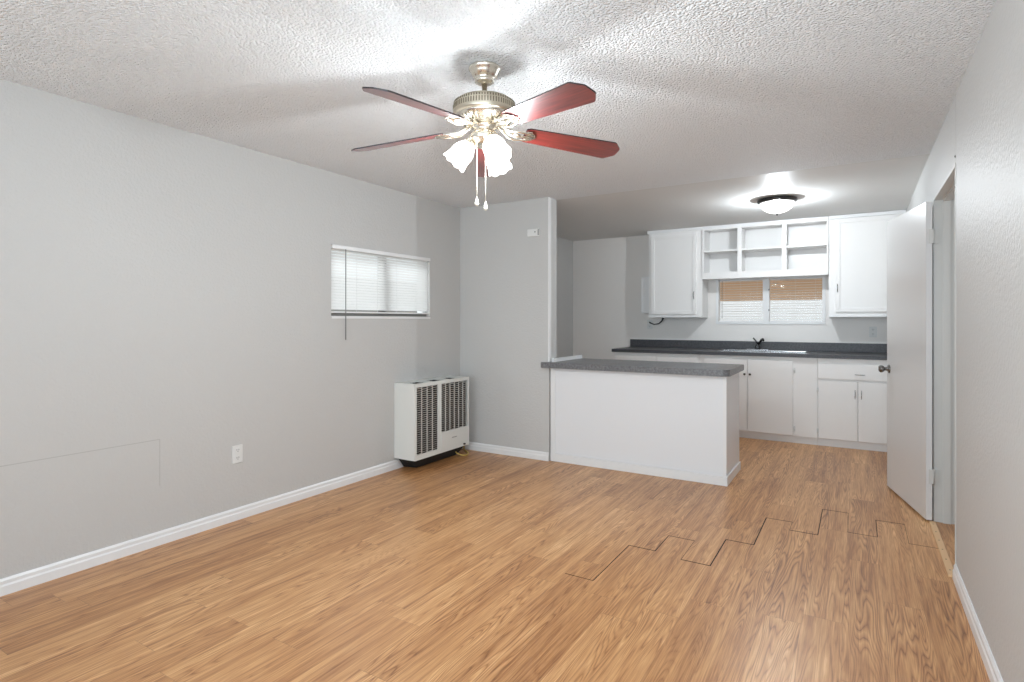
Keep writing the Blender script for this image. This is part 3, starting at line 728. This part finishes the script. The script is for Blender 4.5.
# ------------------------------------------------------------------ ceiling fan
fx, fy = FAN.x, FAN.y
fan = thing('ceiling_fan', 'five blade ceiling fan with cherry blades, brass motor and three lit shades', 'ceiling fan', (fx, fy, 2.10))
ctr = (fx, fy, 0)
bm = new_bm(); add_lathe(bm, [(0.060, 2.4355), (0.070, 2.431), (0.072, 2.422), (0.064, 2.416), (0.060, 2.404), (0.048, 2.386), (0.039, 2.380), (0.043, 2.375), (0.044, 2.366), (0.030, 2.359), (0.010, 2.357)], 40, ctr); obj('canopy', bm, 'brass', fan)
bm = new_bm(); add_lathe(bm, [(0.0125, 2.360), (0.0125, 2.302), (0.022, 2.296), (0.022, 2.288)], 24, ctr); obj('downrod', bm, 'brass', fan)
bm = new_bm(); add_lathe(bm, [(0.020, 2.2940), (0.090, 2.2890), (0.118, 2.2820), (0.133, 2.2700), (0.140, 2.2540), (0.141, 2.2220), (0.138, 2.2140), (0.130, 2.2100)], 56, ctr)
mot = obj('motor_housing', bm, 'brass_antique', fan)
bm = new_bm()
for k in range(72):
    a = 2*PI*k/72
    mtx = Matrix.Translation(ctr) @ Matrix.Rotation(a, 4, 'Z')
    add_prism(bm, [(0.1345, -0.0022), (0.1385, -0.0022), (0.1385, 0.0022), (0.1345, 0.0022)], 2.2580, 2.2680, mtx)
    add_prism(bm, [(0.1390, -0.0022), (0.1418, -0.0022), (0.1418, 0.0022), (0.1390, 0.0022)], 2.2320, 2.2530, mtx)
obj('vent_slots', bm, 'brass_dark', mot, 'band of small dark vent slots')
bm = new_bm(); add_lathe(bm, [(0.131, 2.2120), (0.132, 2.2060), (0.118, 2.1940), (0.095, 2.1800), (0.070, 2.1740), (0.0, 2.1740)], 56, ctr)
ring_ = obj('flywheel_cover', bm, 'brass', fan)
bm = new_bm()
for k in range(36):
    a = 2*PI*k/36; mtx = Matrix.Translation(ctr) @ Matrix.Rotation(a, 4, 'Z')
    add_box_pts = [(0.088, 2.1755), (0.122, 2.1940), (0.122, 2.1985), (0.088, 2.1800)]
    lo = [bm.verts.new(mtx @ Vector((r_, -0.0028, z_))) for r_, z_ in add_box_pts]
    hi = [bm.verts.new(mtx @ Vector((r_, 0.0028, z_))) for r_, z_ in add_box_pts]
    bm.faces.new(lo); bm.faces.new(list(reversed(hi)))
    for i in range(4): bm.faces.new((lo[i], hi[i], hi[(i+1) % 4], lo[(i+1) % 4]))
obj('cooling_slots', bm, 'brass_dark', ring_, 'ring of radial dark slots')
bm = new_bm(); add_lathe(bm, [(0.048, 2.1750), (0.055, 2.1680), (0.053, 2.1600), (0.044, 2.1540), (0.046, 2.1420), (0.060, 2.1320), (0.064, 2.1180), (0.056, 2.1000), (0.040, 2.0900), (0.018, 2.0820), (0.012, 2.086), (0.0, 2.082)], 40, ctr); sw = obj('switch_housing', bm, 'brass', fan)
# blades
BASE = math.radians(-21.8)
def blade_shapes():
    root = (0.190, 0.052); tip = 0.660; wt = 0.070
    pts = [(0.190, -0.044), (0.205, -0.053), (0.625, -wt), (0.634, -wt+0.004), (0.668, -wt+0.038), (0.672, -wt+0.046), (0.672, wt-0.046), (0.668, wt-0.038), (0.634, wt-0.004), (0.625, wt), (0.205, 0.053), (0.190, 0.044)]
    bm = new_bm(); add_prism(bm, pts, -0.003, 0.003)
    for f in bm.faces:
        f.material_index = 1 if abs(f.normal.z) < 0.5 else 0
    return bm
me_blade = None; me_iron = None; me_screw = None
for k in range(5):
    a = BASE+k*2*PI/5
    mtx = Matrix.Translation((fx, fy, 2.164)) @ Matrix.Rotation(a, 4, 'Z') @ Matrix.Rotation(math.radians(4.0), 4, 'Y') @ Matrix.Rotation(math.radians(-14), 4, 'X')
    mtx_i = Matrix.Translation((fx, fy, 2.164)) @ Matrix.Rotation(a, 4, 'Z') @ Matrix.Rotation(math.radians(4.0), 4, 'Y')
    if me_blade is None:
        bm = blade_shapes(); bm.normal_update()
        me_blade = bpy.data.meshes.new('blade'); bmesh.ops.recalc_face_normals(bm, faces=bm.faces); bm.normal_update()
        for f in bm.faces: f.material_index = 1 if abs(f.normal.z) < 0.5 else 0
        bm.to_mesh(me_blade); bm.free(); me_blade.materials.append(M['blade']); me_blade.materials.append(M['blade_edge'])
        bm = new_bm()
        # ornate blade iron: two curling arms joined by a plate under the blade
        for s in (-1, 1):
            add_tube(bm, [(0.060, s*0.008, 0.018), (0.090, s*0.016, 0.004), (0.120, s*0.030, -0.010), (0.150, s*0.040, -0.012), (0.180, s*0.036, -0.010), (0.205, s*0.030, -0.008), (0.228, s*0.022, -0.007)], [0.007, 0.006, 0.0055, 0.006, 0.006, 0.006, 0.005], 8)
            add_tube(bm, [(0.130, s*0.006, -0.008), (0.155, s*0.014, -0.012), (0.170, s*0.004, -0.012)], 0.004, 8)
        add_tube(bm, [(0.085, 0, 0.008), (0.120, 0, -0.008), (0.170, 0, -0.012), (0.235, 0, -0.008)], [0.008, 0.007, 0.006, 0.006], 8)
        add_prism(bm, [(0.192, -0.040), (0.215, -0.044), (0.232, -0.028), (0.246, 0), (0.232, 0.028), (0.215, 0.044), (0.192, 0.040), (0.200, 0)], -0.0085, -0.0045)
        bmesh.ops.recalc_face_normals(bm, faces=bm.faces); me_iron = bpy.data.meshes.new('blade_iron'); bm.to_mesh(me_iron); bm.free(); me_iron.materials.append(M['brass'])
        bm = new_bm()
        add_lathe(bm, [(0.005, -0.0085), (0.0045, -0.011), (0, -0.0115)], 10)
        me_screw = bpy.data.meshes.new('screw'); bm.to_mesh(me_screw); bm.free(); me_screw.materials.append(M['brass_dark'])
    bl_ = bpy.data.objects.new('blade', me_blade); COL.objects.link(bl_); bl_.parent = fan
    bl_.matrix_parent_inverse = root_matrix(fan).inverted(); bl_.matrix_basis = mtx
    ir = bpy.data.objects.new('blade_iron', me_iron); COL.objects.link(ir); ir.parent = fan
    ir.matrix_parent_inverse = root_matrix(fan).inverted(); ir.matrix_basis = mtx_i @ Matrix.Rotation(math.radians(-8), 4, 'X')
    for q in ((0.212, -0.032), (0.212, 0.032), (0.235, 0.0)):
        sc_ = bpy.data.objects.new('screw', me_screw); COL.objects.link(sc_); sc_.parent = ir; sc_.location = (q[0], q[1], 0)
# light kit
CR = 0.5484
for k, ca in enumerate((180, -62, 60)):
    a = math.radians(ca)+CR
    d = Vector((math.cos(a), math.sin(a), 0))
    nk = Vector((fx, fy, 2.098))+d*0.056
    axis = (d*0.66+Vector((0, 0, -0.75))).normalized()
    bm = new_bm(); add_tube(bm, [Vector((fx, fy, 2.116))+d*0.035, Vector((fx, fy, 2.120))+d*0.062, nk+axis*0.010], [0.010, 0.011, 0.013], 10)
    arm = obj('light_arm', bm, 'brass', fan)
    q = axis.to_track_quat('Z', 'Y').to_matrix().to_4x4()
    base = Matrix.Translation(nk) @ q
    bm = new_bm(); add_lathe(bm, [(0.014, -0.004), (0.026, 0.002), (0.030, 0.012), (0.029, 0.020)], 24, mtx=base); obj('shade_holder', bm, 'brass', arm)
    # tulip shade with a scalloped rim
    bm = new_bm(); prof = [(0.027, 0.012), (0.034, 0.024), (0.045, 0.042), (0.051, 0.062), (0.051, 0.082), (0.053, 0.102), (0.059, 0.124)]
    rings = []; seg = 48
    for i, (rr, zz) in enumerate(prof):
        t = i/(len(prof)-1); ring = []
        for s in range(seg):
            an = 2*PI*s/seg; sc2 = 1+0.025*t*t*math.cos(8*an); zr_ = zz+0.003*t**3*math.cos(8*an)
            ring.append(bm.verts.new(base @ Vector((rr*sc2*math.cos(an), rr*sc2*math.sin(an), zr_))))
        rings.append(ring)
    for i in range(len(rings)-1):
        for s in range(seg):
            f = bm.faces.new((rings[i][s], rings[i][(s+1) % seg], rings[i+1][(s+1) % seg], rings[i+1][s])); f.smooth = True
    so = obj('lamp_shade', bm, 'shade', fan, 'lit frosted white tulip shade')
    sol = so.modifiers.new('thick', 'SOLIDIFY'); sol.thickness = 0.0025
    bp_ = nk+axis*0.060
    bm = new_bm(); add_lathe(bm, [(0.010, -0.040), (0.012, -0.025), (0.020, -0.008), (0.0235, 0.008), (0.020, 0.022), (0.010, 0.030), (0, 0.032)], 20, mtx=Matrix.Translation(bp_) @ q); obj('bulb', bm, 'bulb', so)
    point('fan_lamp', tuple(nk+axis*0.128), FAN_P, (0.89, 0.96, 1.0), 0.028)
for dx, zb in (((-0.032), 1.805), ((0.006), 1.785)):
    cx, cy = fx+dx*math.cos(CR)+0.03*math.sin(CR), fy+dx*math.sin(CR)-0.03*math.cos(CR)
    bm = new_bm(); add_tube(bm, [(cx, cy, 2.112), (cx, cy, zb+0.035)], 0.0016, 6); ch = obj('pull_chain', bm, 'chain', fan)
    bm = new_bm(); add_lathe(bm, [(0.002, 0.040), (0.005, 0.030), (0.009, 0.014), (0.009, 0.006), (0.004, 0.0), (0, 0)], 12, (cx, cy, zb)); obj('chain_bob', bm, 'chain', ch)

# ------------------------------------------------------------------ kitchen dome light
HKL = H-(H-HK)*(DOME.y-YS)/(YB+T-YS)
x, y = DOME.x, DOME.y
r = thing('ceiling_light', 'round frosted dome ceiling light with dark rim above the kitchen', 'ceiling light', (x, y, HKL-0.1))
bm = new_bm(); add_lathe(bm, [(0.150, HKL-0.0005), (0.168, HKL-0.004), (0.172, HKL-0.018), (0.160, HKL-0.034), (0.148, HKL-0.038), (0.146, HKL-0.030)], 48, (x, y, 0)); obj('rim', bm, 'bronze', r)
bm = new_bm(); add_lathe(bm, [(0.147, HKL-0.034), (0.142, HKL-0.060), (0.120, HKL-0.092), (0.080, HKL-0.118), (0.035, HKL-0.132), (0.0, HKL-0.134)], 48, (x, y, 0), caps=False); obj('glass_dome', bm, 'dome', r)
bm = new_bm(); add_lathe(bm, [(0.010, HKL-0.132), (0.011, HKL-0.138), (0.006, HKL-0.143), (0.007, HKL-0.150), (0, HKL-0.155)], 16, (x, y, 0)); obj('finial', bm, 'bronze', r)
point('dome_lamp', (x, y, HKL-0.085), DOME_P, (0.86, 0.94, 1.0), 0.03)
